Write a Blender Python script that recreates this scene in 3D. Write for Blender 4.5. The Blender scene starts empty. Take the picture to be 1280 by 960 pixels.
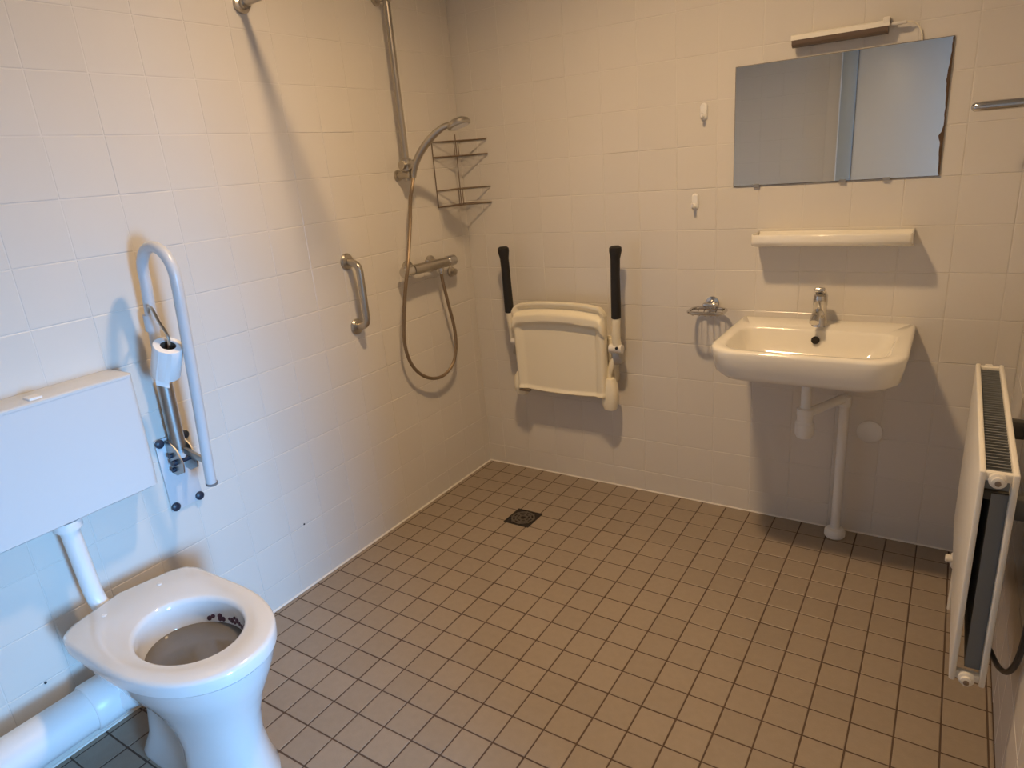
import bpy, bmesh, math, random
from mathutils import Vector, Matrix

random.seed(7)
PI = math.pi
scene = bpy.context.scene
COL = scene.collection

# ------------------------------------------------------------------ camera
CAM_F = 837.93                                   # focal length in pixels of a 1280 x 960 frame
CAM_C = Vector((1.92049, -2.58811, 1.46107))
yaw, pitch, roll = (math.radians(a) for a in (34.0142, -18.1331, -4.8569))
FWD = Vector((-math.sin(yaw) * math.cos(pitch), math.cos(yaw) * math.cos(pitch), math.sin(pitch)))
_r = Vector((math.cos(yaw), math.sin(yaw), 0))
_u = _r.cross(FWD)
RIGHT = math.cos(roll) * _r + math.sin(roll) * _u
UP = -math.sin(roll) * _r + math.cos(roll) * _u
cam_data = bpy.data.cameras.new('camera')
cam = bpy.data.objects.new('camera', cam_data)
COL.objects.link(cam)
cam_data.sensor_width = 36.0
cam_data.lens = CAM_F / 1280 * 36.0
cam_data.clip_start = 0.02
cam.matrix_world = Matrix(((RIGHT.x, UP.x, -FWD.x, CAM_C.x), (RIGHT.y, UP.y, -FWD.y, CAM_C.y),
                           (RIGHT.z, UP.z, -FWD.z, CAM_C.z), (0, 0, 0, 1)))
scene.camera = cam

# ------------------------------------------------------------------ world, lights, exposure
world = bpy.data.worlds.new('sky')
scene.world = world
world.use_nodes = True
world.node_tree.nodes['Background'].inputs[0].default_value = (0.55, 0.72, 1.0, 1)
world.node_tree.nodes['Background'].inputs[1].default_value = 1.0

LAMP_POS = Vector((1.07, -1.17, 2.59))
LAMP_STRENGTH = 495.0
LAMP_COLOUR = (1.0, 0.68, 0.37)
# daylight entering by the glazed outer door of the hallway
day = bpy.data.lights.new('hallway_daylight', 'AREA')
day.shape = 'RECTANGLE'
day.size, day.size_y = 0.40, 0.80
day.energy = 10.2
day.color = (0.19, 0.51, 1.0)
day_ob = bpy.data.objects.new('hallway_daylight', day)
COL.objects.link(day_ob)
day.spread = math.radians(49)          # narrowed spread, shaped to keep the daylight pool low on the left wall
_dp = Vector((3.50, -2.60, 0.86))
_dz = (_dp - Vector((0.0, -1.74, 0.38))).normalized()      # the light shines along its local -Z
_dx = Vector((0, 0, 1)).cross(_dz).normalized()
_dy = _dz.cross(_dx)
day_ob.matrix_world = Matrix(((_dx.x, _dy.x, _dz.x, _dp.x), (_dx.y, _dy.y, _dz.y, _dp.y), (_dx.z, _dy.z, _dz.z, _dp.z), (0, 0, 0, 1)))

sky = bpy.data.lights.new('hallway_fill', 'AREA')      # added soft fill in daylight colour, to lift the shadows and the floor
sky.shape = 'RECTANGLE'
sky.size, sky.size_y = 0.50, 1.70
sky.energy = 22.0
sky.color = (0.36, 0.62, 1.0)
fill_ob = bpy.data.objects.new('hallway_fill', sky)
COL.objects.link(fill_ob)
fill_ob.matrix_world = Matrix(((0, 0, 1, 3.54), (1, 0, 0, -2.60), (0, 1, 0, 1.45), (0, 0, 0, 1)))

scene.view_settings.view_transform = 'Standard'
scene.view_settings.look = 'None'
scene.view_settings.gamma = 1.0
scene.view_settings.use_curve_mapping = False
scene.view_settings.exposure = 0.0

# ------------------------------------------------------------------ materials
MATS = {}


def mat(name, col, rough=0.5, metal=0.0, noise=0.0, nscale=8.0, bump=0.0, bscale=60.0, coat=0.0,
        emit=None, estr=0.0, vary=0.0, spec=0.5, trans=0.0, detail=4.0):
    m = bpy.data.materials.new(name)
    m.use_nodes = True
    nt = m.node_tree
    p = nt.nodes['Principled BSDF']
    p.inputs['Base Color'].default_value = (*col, 1)
    p.inputs['Roughness'].default_value = rough
    p.inputs['Metallic'].default_value = metal
    p.inputs['Specular IOR Level'].default_value = spec
    p.inputs['Coat Weight'].default_value = coat
    p.inputs['Transmission Weight'].default_value = trans
    if emit:
        p.inputs['Emission Color'].default_value = (*emit, 1)
        p.inputs['Emission Strength'].default_value = estr
    if noise or bump or vary:
        tc = nt.nodes.new('ShaderNodeTexCoord')
        geo = nt.nodes.new('ShaderNodeNewGeometry')
        inf = nt.nodes.new('ShaderNodeObjectInfo')
    if noise or vary:
        n = nt.nodes.new('ShaderNodeTexNoise')
        n.inputs['Scale'].default_value = nscale
        n.inputs['Detail'].default_value = detail
        nt.links.new(geo.outputs['Position'], n.inputs['Vector'])
        # value multiplier: 1 + noise*(n-.5)*2 + vary*(rand-.5)*2
        a = nt.nodes.new('ShaderNodeMath'); a.operation = 'MULTIPLY_ADD'
        nt.links.new(n.outputs['Fac'], a.inputs[0]); a.inputs[1].default_value = 2 * noise; a.inputs[2].default_value = 1 - noise
        b = nt.nodes.new('ShaderNodeMath'); b.operation = 'MULTIPLY_ADD'
        nt.links.new(inf.outputs['Random'], b.inputs[0]); b.inputs[1].default_value = 2 * vary; b.inputs[2].default_value = -vary
        c = nt.nodes.new('ShaderNodeMath'); c.operation = 'ADD'
        nt.links.new(a.outputs[0], c.inputs[0]); nt.links.new(b.outputs[0], c.inputs[1])
        h = nt.nodes.new('ShaderNodeHueSaturation')
        h.inputs['Color'].default_value = (*col, 1)
        nt.links.new(c.outputs[0], h.inputs['Value'])
        nt.links.new(h.outputs['Color'], p.inputs['Base Color'])
    if bump:
        n2 = nt.nodes.new('ShaderNodeTexNoise')
        n2.inputs['Scale'].default_value = bscale
        n2.inputs['Detail'].default_value = 3
        nt.links.new(geo.outputs['Position'], n2.inputs['Vector'])
        bp = nt.nodes.new('ShaderNodeBump')
        bp.inputs['Strength'].default_value = bump
        bp.inputs['Distance'].default_value = 0.002
        nt.links.new(n2.outputs['Fac'], bp.inputs['Height'])
        nt.links.new(bp.outputs['Normal'], p.inputs['Normal'])
    MATS[name] = m
    return m


mat('wall_tile', (0.685, 0.645, 0.585), rough=0.22, noise=0.02, nscale=2.0, vary=0.012, bump=0.22, bscale=9.0)
mat('wall_grout', (0.69, 0.65, 0.59), rough=0.4, noise=0.05, nscale=6.0)
mat("floor_tile", (0.305, 0.243, 0.182), rough=0.38, noise=0.10, nscale=45.0, vary=0.045, bump=0.25, bscale=220.0)
mat('floor_grout', (0.095, 0.06, 0.04), rough=0.95, noise=0.25, nscale=7.0)
mat('sealant', (0.80, 0.75, 0.68), rough=0.6)
mat('plaster', (0.78, 0.76, 0.72), rough=0.9, noise=0.02)
mat('ceramic', (0.76, 0.75, 0.73), rough=0.10, coat=0.4, noise=0.01, nscale=3)
mat('cream_ceramic', (0.84, 0.80, 0.71), rough=0.12, coat=0.4, noise=0.01, nscale=3)
mat('white_plastic', (0.80, 0.79, 0.77), rough=0.35)
mat('cistern_plastic', (0.66, 0.66, 0.65), rough=0.4)
mat('cream_plastic', (0.84, 0.77, 0.60), rough=0.38, noise=0.015, nscale=4)
mat('aged_plastic', (0.74, 0.70, 0.63), rough=0.5)
mat('black_rubber', (0.012, 0.010, 0.009), rough=0.55, bump=0.2, bscale=120)
mat('black_plastic', (0.012, 0.012, 0.014), rough=0.4)
mat('chrome', (0.62, 0.60, 0.57), rough=0.16, metal=1.0)
mat('dull_chrome', (0.50, 0.46, 0.40), rough=0.30, metal=1.0)
mat('wire_steel', (0.30, 0.23, 0.17), rough=0.40, metal=1.0)
mat('hose_metal', (0.30, 0.225, 0.15), rough=0.5, metal=0.7)
mat('brushed_steel', (0.46, 0.44, 0.41), rough=0.38, metal=1.0)
mat('navy_cap', (0.018, 0.028, 0.05), rough=0.4)
mat('rail_white', (0.60, 0.61, 0.62), rough=0.28)
mat('mirror_glass', (0.80, 0.83, 0.83), rough=0.015, metal=1.0)
mat('mirror_edge', (0.16, 0.14, 0.11), rough=0.4)
mat('radiator_enamel', (0.80, 0.76, 0.68), rough=0.35)
mat('convector', (0.20, 0.21, 0.215), rough=0.6, metal=0.2)
mat('convector_shade', (0.05, 0.045, 0.035), rough=0.7)
mat('drain_metal', (0.20, 0.17, 0.14), rough=0.5, metal=0.8)
mat('drain_dark', (0.02, 0.014, 0.010), rough=0.9)
mat('paper', (0.84, 0.83, 0.81), rough=0.95, noise=0.02, nscale=40)
mat('cardboard', (0.10, 0.06, 0.04), rough=0.95)
mat('water', (0.17, 0.15, 0.125), rough=0.08, noise=0.12, nscale=14)
mat('stain', (0.085, 0.03, 0.055), rough=0.4, noise=0.5, nscale=60)
mat('door_paint', (0.78, 0.79, 0.79), rough=0.35)
mat('door_frame_shaded', (0.42, 0.47, 0.50), rough=0.4)  # grey of a shadowed jamb put into the frame colour
mat('lamp_glow', (0.9, 0.85, 0.75), rough=0.4, emit=LAMP_COLOUR, estr=LAMP_STRENGTH)
mat('shaded_diffuser', (0.13, 0.09, 0.065), rough=0.35)  # dark colour stands for shade on the lamp's underside
mat('rust', (0.10, 0.06, 0.035), rough=0.9)
g = mat('window_glass', (0.95, 0.98, 1.0), rough=0.02, trans=1.0)
g.node_tree.nodes['Principled BSDF'].inputs['IOR'].default_value = 1.05

# ------------------------------------------------------------------ shape helpers (world coordinates)


def new():
    return bmesh.new()


def box(bm, x0, x1, y0, y1, z0, z1, bev=0.0, seg=2):
    r = bmesh.ops.create_cube(bm, size=1.0)
    vs = r['verts']
    for v in vs:
        v.co = Vector(((x0 + x1) / 2 + v.co.x * (x1 - x0), (y0 + y1) / 2 + v.co.y * (y1 - y0), (z0 + z1) / 2 + v.co.z * (z1 - z0)))
    if bev:
        es = list({e for v in vs for e in v.link_edges})
        bmesh.ops.bevel(bm, geom=es, offset=bev, segments=seg, affect='EDGES', profile=0.5)
    return bm


def obox(bm, c, size, rot, bev=0.0, seg=2):
    """box of a size, turned by a 3x3 matrix, centred at c"""
    r = bmesh.ops.create_cube(bm, size=1.0)
    vs = r['verts']
    for v in vs:
        v.co = Vector(c) + rot @ Vector((v.co.x * size[0], v.co.y * size[1], v.co.z * size[2]))
    if bev:
        es = list({e for v in vs for e in v.link_edges})
        bmesh.ops.bevel(bm, geom=es, offset=bev, segments=seg, affect='EDGES', profile=0.5)
    return bm


def loft(bm, rings, cap0=True, cap1=True, closed=True):
    vr = [[bm.verts.new(p) for p in ring] for ring in rings]
    for a, b in zip(vr, vr[1:]):
        n = len(a)
        for i in range(n if closed else n - 1):
            j = (i + 1) % n
            try:
                bm.faces.new((a[i], a[j], b[j], b[i]))
            except ValueError:
                pass
    if cap0:
        bm.faces.new(list(reversed(vr[0])))
    if cap1:
        bm.faces.new(vr[-1])
    return bm


def tube(bm, pts, r, n=12, closed=False, caps=True, flat=1.0):
    pts = [Vector(p) for p in pts]
    rs = r if isinstance(r, (list, tuple)) else [r] * len(pts)
    m = len(pts)
    t0 = (pts[1] - pts[0]).normalized()
    ref = Vector((0, 0, 1)) if abs(t0.z) < 0.9 else Vector((1, 0, 0))
    nrm = t0.cross(ref).normalized()
    rings = []
    prev = t0
    for i in range(m):
        if closed:
            t = (pts[(i + 1) % m] - pts[(i - 1) % m]).normalized()
        else:
            t = (pts[min(i + 1, m - 1)] - pts[max(i - 1, 0)]).normalized()
        ax = prev.cross(t)
        if ax.length > 1e-7:
            nrm = Matrix.Rotation(prev.angle(t), 3, ax.normalized()) @ nrm
        nrm = (nrm - t * nrm.dot(t)).normalized()
        bn = t.cross(nrm)
        prev = t
        rings.append([pts[i] + rs[i] * (math.cos(2 * PI * k / n) * nrm + flat * math.sin(2 * PI * k / n) * bn) for k in range(n)])
    if closed:
        rings.append(rings[0])
        loft(bm, rings, False, False)
        bmesh.ops.remove_doubles(bm, verts=bm.verts, dist=1e-6)
    else:
        loft(bm, rings, caps, caps)
    return bm


def spline(pts, k=6):
    P = [Vector(p) for p in pts]
    out = []
    for i in range(len(P) - 1):
        a, b, c, d = P[max(i - 1, 0)], P[i], P[i + 1], P[min(i + 2, len(P) - 1)]
        for s in range(k):
            t = s / k
            out.append(0.5 * ((2 * b) + (c - a) * t + (2 * a - 5 * b + 4 * c - d) * t * t + (3 * b - a - 3 * c + d) * t ** 3))
    out.append(P[-1])
    return out


def bend(pts, rad, k=6):
    """polyline with its corners rounded"""
    P = [Vector(p) for p in pts]
    out = [P[0]]
    for a, b, c in zip(P, P[1:], P[2:]):
        d1 = (a - b); d2 = (c - b)
        q = min(rad, d1.length * 0.49, d2.length * 0.49)
        s = b + d1.normalized() * q; e = b + d2.normalized() * q
        for i in range(k + 1):
            t = i / k
            out.append((1 - t) ** 2 * s + 2 * t * (1 - t) * b + t * t * e)
    out.append(P[-1])
    return out


def lathe(bm, o, axis, prof, n=24, caps=True):
    """profile of (radius, distance along the axis)"""
    o = Vector(o); a = Vector(axis).normalized()
    ref = Vector((0, 0, 1)) if abs(a.z) < 0.9 else Vector((1, 0, 0))
    u = a.cross(ref).normalized(); w = a.cross(u)
    rings = [[o + a * h + max(r, 1e-5) * (math.cos(2 * PI * k / n) * u + math.sin(2 * PI * k / n) * w) for k in range(n)] for r, h in prof]
    return loft(bm, rings, caps, caps)


def rrect(x0, x1, y0, y1, radii, k=6, m=4):
    """rounded rectangle outline in plan; radii for corners (x0,y0),(x1,y0),(x1,y1),(x0,y1)"""
    cs = [(x0, y0, 1, 1, PI), (x1, y0, -1, 1, 1.5 * PI), (x1, y1, -1, -1, 0), (x0, y1, 1, -1, 0.5 * PI)]
    out = []
    arcs = []
    for (cx, cy, sx, sy, a0), r in zip(cs, radii):
        ox, oy = cx + sx * r, cy + sy * r
        arcs.append([(ox + r * math.cos(a0 + 0.5 * PI * i / k), oy + r * math.sin(a0 + 0.5 * PI * i / k)) for i in range(k + 1)])
    for i in range(4):
        out += arcs[i]
        a = arcs[i][-1]; b = arcs[(i + 1) % 4][0]
        for s in range(1, m):
            out.append((a[0] + (b[0] - a[0]) * s / m, a[1] + (b[1] - a[1]) * s / m))
    return out


def ob(name, bm, material, parent=None, origin=None, sharp=35, smooth=True):
    """one mesh object; coordinates given in the world, kept so under the parent"""
    me = bpy.data.meshes.new(name)
    bmesh.ops.recalc_face_normals(bm, faces=bm.faces)
    if parent is not None:
        o0 = parent['_o'] if '_o' in parent else (0, 0, 0)
        o0 = Vector(o0)
    elif origin is not None:
        o0 = Vector(origin)
    else:
        cs = [v.co for v in bm.verts]
        lo = Vector([min(c[i] for c in cs) for i in range(3)]); hi = Vector([max(c[i] for c in cs) for i in range(3)])
        o0 = Vector(((lo.x + hi.x) / 2, (lo.y + hi.y) / 2, lo.z))
    bmesh.ops.translate(bm, verts=bm.verts, vec=-o0)
    bm.to_mesh(me)
    bm.free()
    if smooth:
        for p in me.polygons:
            p.use_smooth = True
        me.set_sharp_from_angle(angle=math.radians(sharp))
    me.materials.append(MATS[material])
    o = bpy.data.objects.new(name, me)
    COL.objects.link(o)
    o['_o'] = tuple(o0)
    if parent is not None:
        o.parent = parent
    else:
        o.location = o0
    return o


def thing(name, label, cat, loc, group=None):
    o = bpy.data.objects.new(name, None)
    COL.objects.link(o)
    o.location = loc
    o.empty_display_size = 0.05
    o['_o'] = tuple(loc)
    o['label'] = label
    o['category'] = cat
    if group:
        o['group'] = group
    return o


def tag(o, label, cat, group=None, kind=None):
    o['label'] = label
    o['category'] = cat
    if group:
        o['group'] = group
    if kind:
        o['kind'] = kind
    return o


def struct(name, bm, material, smooth=False, label=None, parent=None):
    o = ob(name, bm, material, parent=parent, origin=(0, 0, 0), smooth=smooth)
    if parent is None:
        o['kind'] = 'structure'
        if label:
            o['label'] = label
    return o


def project(p):
    q = Vector(p) - CAM_C
    z = q.dot(FWD)
    if z < 0.05:
        return None
    return (640 + CAM_F * q.dot(RIGHT) / z, 480 - CAM_F * q.dot(UP) / z)


# ------------------------------------------------------------------ the room shell
RX, FY, CZ = 2.135, -3.0, 2.65         # right wall, front wall (behind the camera), ceiling
G = 0.0010                             # depth of the joints behind the tile faces
DOOR_Y0, DOOR_Y1, DOOR_Z = -2.95, -1.98, 2.06

b = new(); box(b, -0.12, RX + 0.12, FY - 0.12, 0.12, -0.12, -G)
floor = struct('floor', b, 'floor_grout', label='small square beige brown floor tiles with dark joints')
b = new(); box(b, -0.12, RX + 0.12, FY - 0.12, 0.12, CZ, CZ + 0.1)
struct('ceiling', b, 'plaster', label='plain white plaster ceiling above the wet room')
b = new(); box(b, -0.12, -G, FY - 0.12, 0.12, -0.12, CZ)
wall_left = struct('wall_left', b, 'wall_grout', label='white tiled wall behind the toilet and the shower')
b = new(); box(b, -G, RX + G, G, 0.12, -0.12, CZ)
wall_back = struct('wall_back', b, 'wall_grout', label='white tiled wall with washbasin, mirror and folding shower seat')
b = new()
box(b, RX + G, RX + 0.1, DOOR_Y1, 0.12, -0.12, CZ)
box(b, RX + G, RX + 0.1, DOOR_Y0, DOOR_Y1, DOOR_Z, CZ)
box(b, RX + G, RX + 0.1, FY - 0.12, DOOR_Y0, -0.12, CZ)
wall_right = struct('wall_right', b, 'wall_grout', label='tiled wall carrying the radiator at the right edge')
b = new(); box(b, -G, RX + G, FY - 0.12, FY - G, -0.12, CZ)
wall_front = struct('wall_front', b, 'wall_grout', label='tiled wall behind the camera seen in the mirror')

TILE_MESH = {}


def tile_mesh(w, h, material, t=0.006, ch=0.0014):
    key = (round(w, 4), round(h, 4), material)
    if key in TILE_MESH:
        return TILE_MESH[key]
    bm = new()
    rings = []
    for ins, z in ((0, -t), (0, -ch * 0.7), (ch, 0)):
        a, c = w / 2 - ins, h / 2 - ins
        rings.append([(-a, -c, z), (a, -c, z), (a, c, z), (-a, c, z)])
    loft(bm, rings, False, True)
    bmesh.ops.recalc_face_normals(bm, faces=bm.faces)
    me = bpy.data.meshes.new('tile')
    bm.to_mesh(me); bm.free()
    if not me.polygons[-1].normal.z > 0.5:
        me.flip_normals()
    me.materials.append(MATS[material])
    TILE_MESH[key] = me
    return me


def lay_tiles(parent, name, ulines, vlines, joint, frame, material, limit=300, tilt=0.15, skip=None):
    """frame(u, v) -> (world point, basis matrix with the tile's normal as third column)"""
    cells = []
    for u0, u1 in zip(ulines, ulines[1:]):
        for v0, v1 in zip(vlines, vlines[1:]):
            w, h = u1 - u0 - joint, v1 - v0 - joint
            if w < 0.006 or h < 0.006:
                continue
            cu, cv = (u0 + u1) / 2, (v0 + v1) / 2
            if skip and skip(cu, cv):
                continue
            ps = [project(frame(u, v)[0]) for u, v in ((u0, v0), (u1, v0), (u1, v1), (u0, v1))]
            area = 0.0
            if all(ps):
                vis = any(0 <= x <= 1280 and 0 <= y <= 960 for x, y in ps)
                if vis:
                    area = abs(sum(ps[i][0] * ps[(i + 1) % 4][1] - ps[(i + 1) % 4][0] * ps[i][1] for i in range(4))) / 2
            cells.append((area, cu, cv, w, h))
    cells.sort(key=lambda c: -c[0])
    rest = new()
    nrest = 0
    for i, (area, cu, cv, w, h) in enumerate(cells):
        p, B = frame(cu, cv)
        R = B @ Matrix.Rotation(math.radians(random.gauss(0, tilt)), 3, 'X') @ Matrix.Rotation(math.radians(random.gauss(0, tilt)), 3, 'Y')
        M = R.to_4x4()
        M.translation = p + B.col[2] * random.uniform(-0.0002, 0.0002)
        me = tile_mesh(w, h, material)
        if i < limit and area > 0:
            o = bpy.data.objects.new(name, me)
            COL.objects.link(o)
            o.parent = parent
            o.matrix_local = M
        else:
            vs = [rest.verts.new(M @ v.co) for v in me.vertices]
            for f in me.polygons:
                rest.faces.new([vs[k] for k in f.vertices])
            nrest += 1
    if nrest:
        me = bpy.data.meshes.new(name + '_field')
        rest.to_mesh(me)
        me.materials.append(MATS[material])
        o = bpy.data.objects.new(name + '_field', me)
        COL.objects.link(o)
        o.parent = parent
        o['kind'] = 'stuff'
    rest.free()


def lines(first, step, lo, hi):
    k = math.ceil((lo - first) / step + 1e-6)
    out = [lo]
    while first + k * step < hi - 1e-6:
        out.append(first + k * step)
        k += 1
    out.append(hi)
    return out


T = 0.15207
ZL = lines(-0.05413, T, 0.0, CZ)
lay_tiles(wall_left, 'wall_tile', lines(-1.71989, T, FY, 0.0), ZL, 0.0024,
          lambda u, v: (Vector((0, u, v)), Matrix(((0, 0, 1), (1, 0, 0), (0, 1, 0)))), 'wall_tile')
lay_tiles(wall_back, 'wall_tile', lines(0.24824, T, 0.0, RX), ZL, 0.0024,
          lambda u, v: (Vector((u, 0, v)), Matrix(((1, 0, 0), (0, 0, -1), (0, 1, 0)))), 'wall_tile')
lay_tiles(wall_right, 'wall_tile', lines(0.0, T, FY, 0.0), ZL, 0.0024,
          lambda u, v: (Vector((RX, u, v)), Matrix(((0, 0, -1), (-1, 0, 0), (0, 1, 0)))), 'wall_tile',
          skip=lambda u, v: DOOR_Y0 - 0.08 < u < DOOR_Y1 + 0.08 and v < DOOR_Z + 0.08)
lay_tiles(wall_front, 'wall_tile', lines(0.0, T, 0.0, RX), ZL, 0.0024,
          lambda u, v: (Vector((u, FY, v)), Matrix(((-1, 0, 0), (0, 0, 1), (0, 1, 0)))), 'wall_tile',
          skip=lambda u, v: u > 1.10 and v < 2.1)
lay_tiles(floor, 'floor_tile', lines(0.02243, 0.1, 0.0, RX), lines(-0.09512, 0.1, FY, 0.0), 0.0042,
          lambda u, v: (Vector((u, v, 0)), Matrix.Identity(3)), 'floor_tile', limit=300, tilt=0.25,
          skip=lambda u, v: abs(u - 0.4724) < 0.03 and abs(v + 0.445) < 0.03)

b = new(); tube(b, [(0.001, FY, 0.001), (0.001, -0.001, 0.001)], 0.0045, 8)
struct('trim_1', b, 'sealant', True, 'pale sealant bead where the left wall meets the floor')
b = new(); tube(b, [(0.001, -0.001, 0.001), (RX, -0.001, 0.001)], 0.0035, 8)
struct('trim_2', b, 'sealant', True, 'pale sealant bead where the back wall meets the floor')

# the closed door and its frame in the front wall (the mirror shows them)
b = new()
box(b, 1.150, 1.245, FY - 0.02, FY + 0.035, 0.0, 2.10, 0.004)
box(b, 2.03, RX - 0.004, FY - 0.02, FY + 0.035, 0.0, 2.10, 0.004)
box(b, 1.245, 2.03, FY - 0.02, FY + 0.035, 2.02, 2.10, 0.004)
door = struct('door_1', b, 'door_frame_shaded', True, 'blue grey painted door frame behind the camera, its shade coloured in')
b = new(); box(b, 1.252, 2.025, FY - 0.015, FY + 0.012, 0.008, 2.014, 0.003)
struct('door_leaf', b, 'door_paint', True, parent=door)
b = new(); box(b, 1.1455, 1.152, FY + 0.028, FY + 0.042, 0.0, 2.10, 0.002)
struct('frame_lit_edge', b, 'door_paint', True, parent=door)  # added bright strip imitating daylight on the frame's edge
b = new(); tube(b, bend([(1.32, FY + 0.012, 1.03), (1.32, FY + 0.06, 1.03), (1.44, FY + 0.06, 1.03)], 0.02), 0.009)
struct('door_handle', b, 'chrome', True, parent=door)

# the hallway beyond the open doorway on the right, with its glazed outer door
HX = 3.60
b = new(); box(b, RX + 0.1, HX + 0.1, -4.2, -1.3, -0.12, -0.004); struct('floor_hallway', b, 'floor_tile')
b = new(); box(b, RX + 0.1, HX + 0.1, -4.2, -1.3, CZ, CZ + 0.1); struct('ceiling_hallway', b, 'plaster')
b = new()
box(b, RX + 0.1, HX + 0.1, -1.4, -1.3, -0.004, CZ)
box(b, RX + 0.1, HX + 0.1, -4.2, -4.1, -0.004, CZ)
box(b, HX, HX + 0.1, -4.1, -2.90, -0.004, CZ)
box(b, HX, HX + 0.1, -2.30, -1.4, -0.004, CZ)
box(b, HX, HX + 0.1, -2.90, -2.30, 2.42, CZ)
box(b, HX, HX + 0.1, -2.90, -2.30, -0.004, 0.40)
box(b, RX + 0.1, RX + 0.2, -4.1, FY - 0.12, -0.004, CZ)
struct('wall_hallway', b, 'plaster')
b = new()
for y in (-2.90, -2.33):
    box(b, HX + 0.03, HX + 0.08, y, y + 0.03, 0.40, 2.42)
box(b, HX + 0.03, HX + 0.08, -2.87, -2.33, 0.40, 0.44)
box(b, HX + 0.03, HX + 0.08, -2.87, -2.33, 2.38, 2.42)
w1 = struct('window_1', b, 'door_paint')
b = new(); box(b, HX + 0.05, HX + 0.056, -2.87, -2.33, 0.44, 2.38); struct('pane', b, 'window_glass', parent=w1)

# ------------------------------------------------------------------ ceiling lamp
t = thing('ceiling_lamp', 'round glowing flat lamp in a deep rim fixed to the ceiling above the room', 'lamp', (LAMP_POS.x, LAMP_POS.y, LAMP_POS.z))
b = new(); lathe(b, (LAMP_POS.x, LAMP_POS.y, CZ), (0, 0, -1), [(0.10, 0), (0.135, 0.0), (0.135, 0.088), (0.131, 0.092), (0.0865, 0.092), (0.0865, 0.050)], 32, caps=False)  # rim deepened to cut the lamp's light on the upper walls
ob('rim', b, 'white_plastic', t)
b = new(); lathe(b, (LAMP_POS.x, LAMP_POS.y, CZ - 0.050), (0, 0, -1), [(0.085, 0.0), (0.084, 0.003), (0.05, 0.005), (0.001, 0.006)], 32)
ob('diffuser', b, 'lamp_glow', t)

# ------------------------------------------------------------------ toilet
TY = -1.895
t = thing('toilet', 'white floor standing toilet without seat, under the wall cistern', 'toilet', (0.38, TY, 0))


def egg(x0, x1, hw, back=0.0, hb=1.0, n=64):
    """toilet plan outline: round at the front (x1); squared at the back, whose edge bows out by `back` at its middle (x0)"""
    xm = x0 + (x1 - x0) * 0.50
    xc = x0 + back                                   # where the back corners sit
    out = []
    for i in range(n):
        a = 2 * PI * i / n
        c, s = math.cos(a), math.sin(a)
        if c >= 0:
            x = xm + (x1 - xm) * abs(c) ** (2 / 2.15)
            y = hw * math.copysign(abs(s) ** (2 / 2.15), s)
        else:
            k = 2 / 14.0
            q = abs(c) ** k
            y = hw * math.copysign(abs(s) ** k, s) * (1 - 0.01 * q)
            x = xm - (xm - xc) * q
            if s * s < 0.5:
                x -= back * (1 - (abs(y) / hw) ** 2)
        f = min(1, max(0, (x - 0.385) / 0.06))
        f = f * f * (3 - 2 * f)
        out.append((x, TY + y * (hb + (1 - hb) * f)))
    return out


def eggring(z, x0, x1, hw, back=0.0, hb=1.0):
    return [(x, y, z) for x, y in egg(x0, x1, hw, back, hb)]


b = new()
rings = [
    eggring(0.000, 0.17, 0.605, 0.116, 0.01, 0.80), eggring(0.012, 0.17, 0.605, 0.116, 0.01, 0.80),
    eggring(0.060, 0.18, 0.592, 0.104, 0.01, 0.66), eggring(0.140, 0.19, 0.583, 0.098, 0.01, 0.62),
    eggring(0.210, 0.19, 0.592, 0.106, 0.01, 0.64), eggring(0.270, 0.17, 0.612, 0.124, 0.02, 0.82),
    eggring(0.320, 0.145, 0.636, 0.146, 0.04), eggring(0.360, 0.125, 0.652, 0.164, 0.05),
    eggring(0.388, 0.112, 0.660, 0.172, 0.055), eggring(0.398, 0.108, 0.663, 0.1755, 0.055),
    eggring(0.4005, 0.118, 0.654, 0.168, 0.055), eggring(0.404, 0.102, 0.668, 0.182, 0.058),
    eggring(0.430, 0.100, 0.670, 0.183, 0.058), eggring(0.437, 0.103, 0.667, 0.180, 0.058),
    eggring(0.440, 0.112, 0.658, 0.172, 0.058),
]


def bowl(z, cx, ax, ay):
    out = []
    for i in range(64):
        a = 2 * PI * i / 64
        out.append((cx + ax * math.cos(a), TY + ay * math.sin(a), z))
    return out


rings += [bowl(0.4405, 0.432, 0.156, 0.127), bowl(0.437, 0.432, 0.149, 0.120), bowl(0.425, 0.432, 0.145, 0.116),
          bowl(0.395, 0.434, 0.146, 0.118), bowl(0.36, 0.440, 0.138, 0.112), bowl(0.31, 0.450, 0.115, 0.095),
          bowl(0.27, 0.458, 0.095, 0.075), bowl(0.235, 0.462, 0.07, 0.055)]
loft(b, rings)
ob('bowl', b, 'ceramic', t, sharp=50)
b = new(); lathe(b, (0.466, TY, 0.368), (0, 0, 1), [(0.001, 0.0), (0.1125, 0.0), (0.1125, 0.001), (0.001, 0.001)], 36)
for v in b.verts:
    v.co.x = 0.4385 + (v.co.x - 0.466) * 1.235
ob('water', b, 'water', t)
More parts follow.
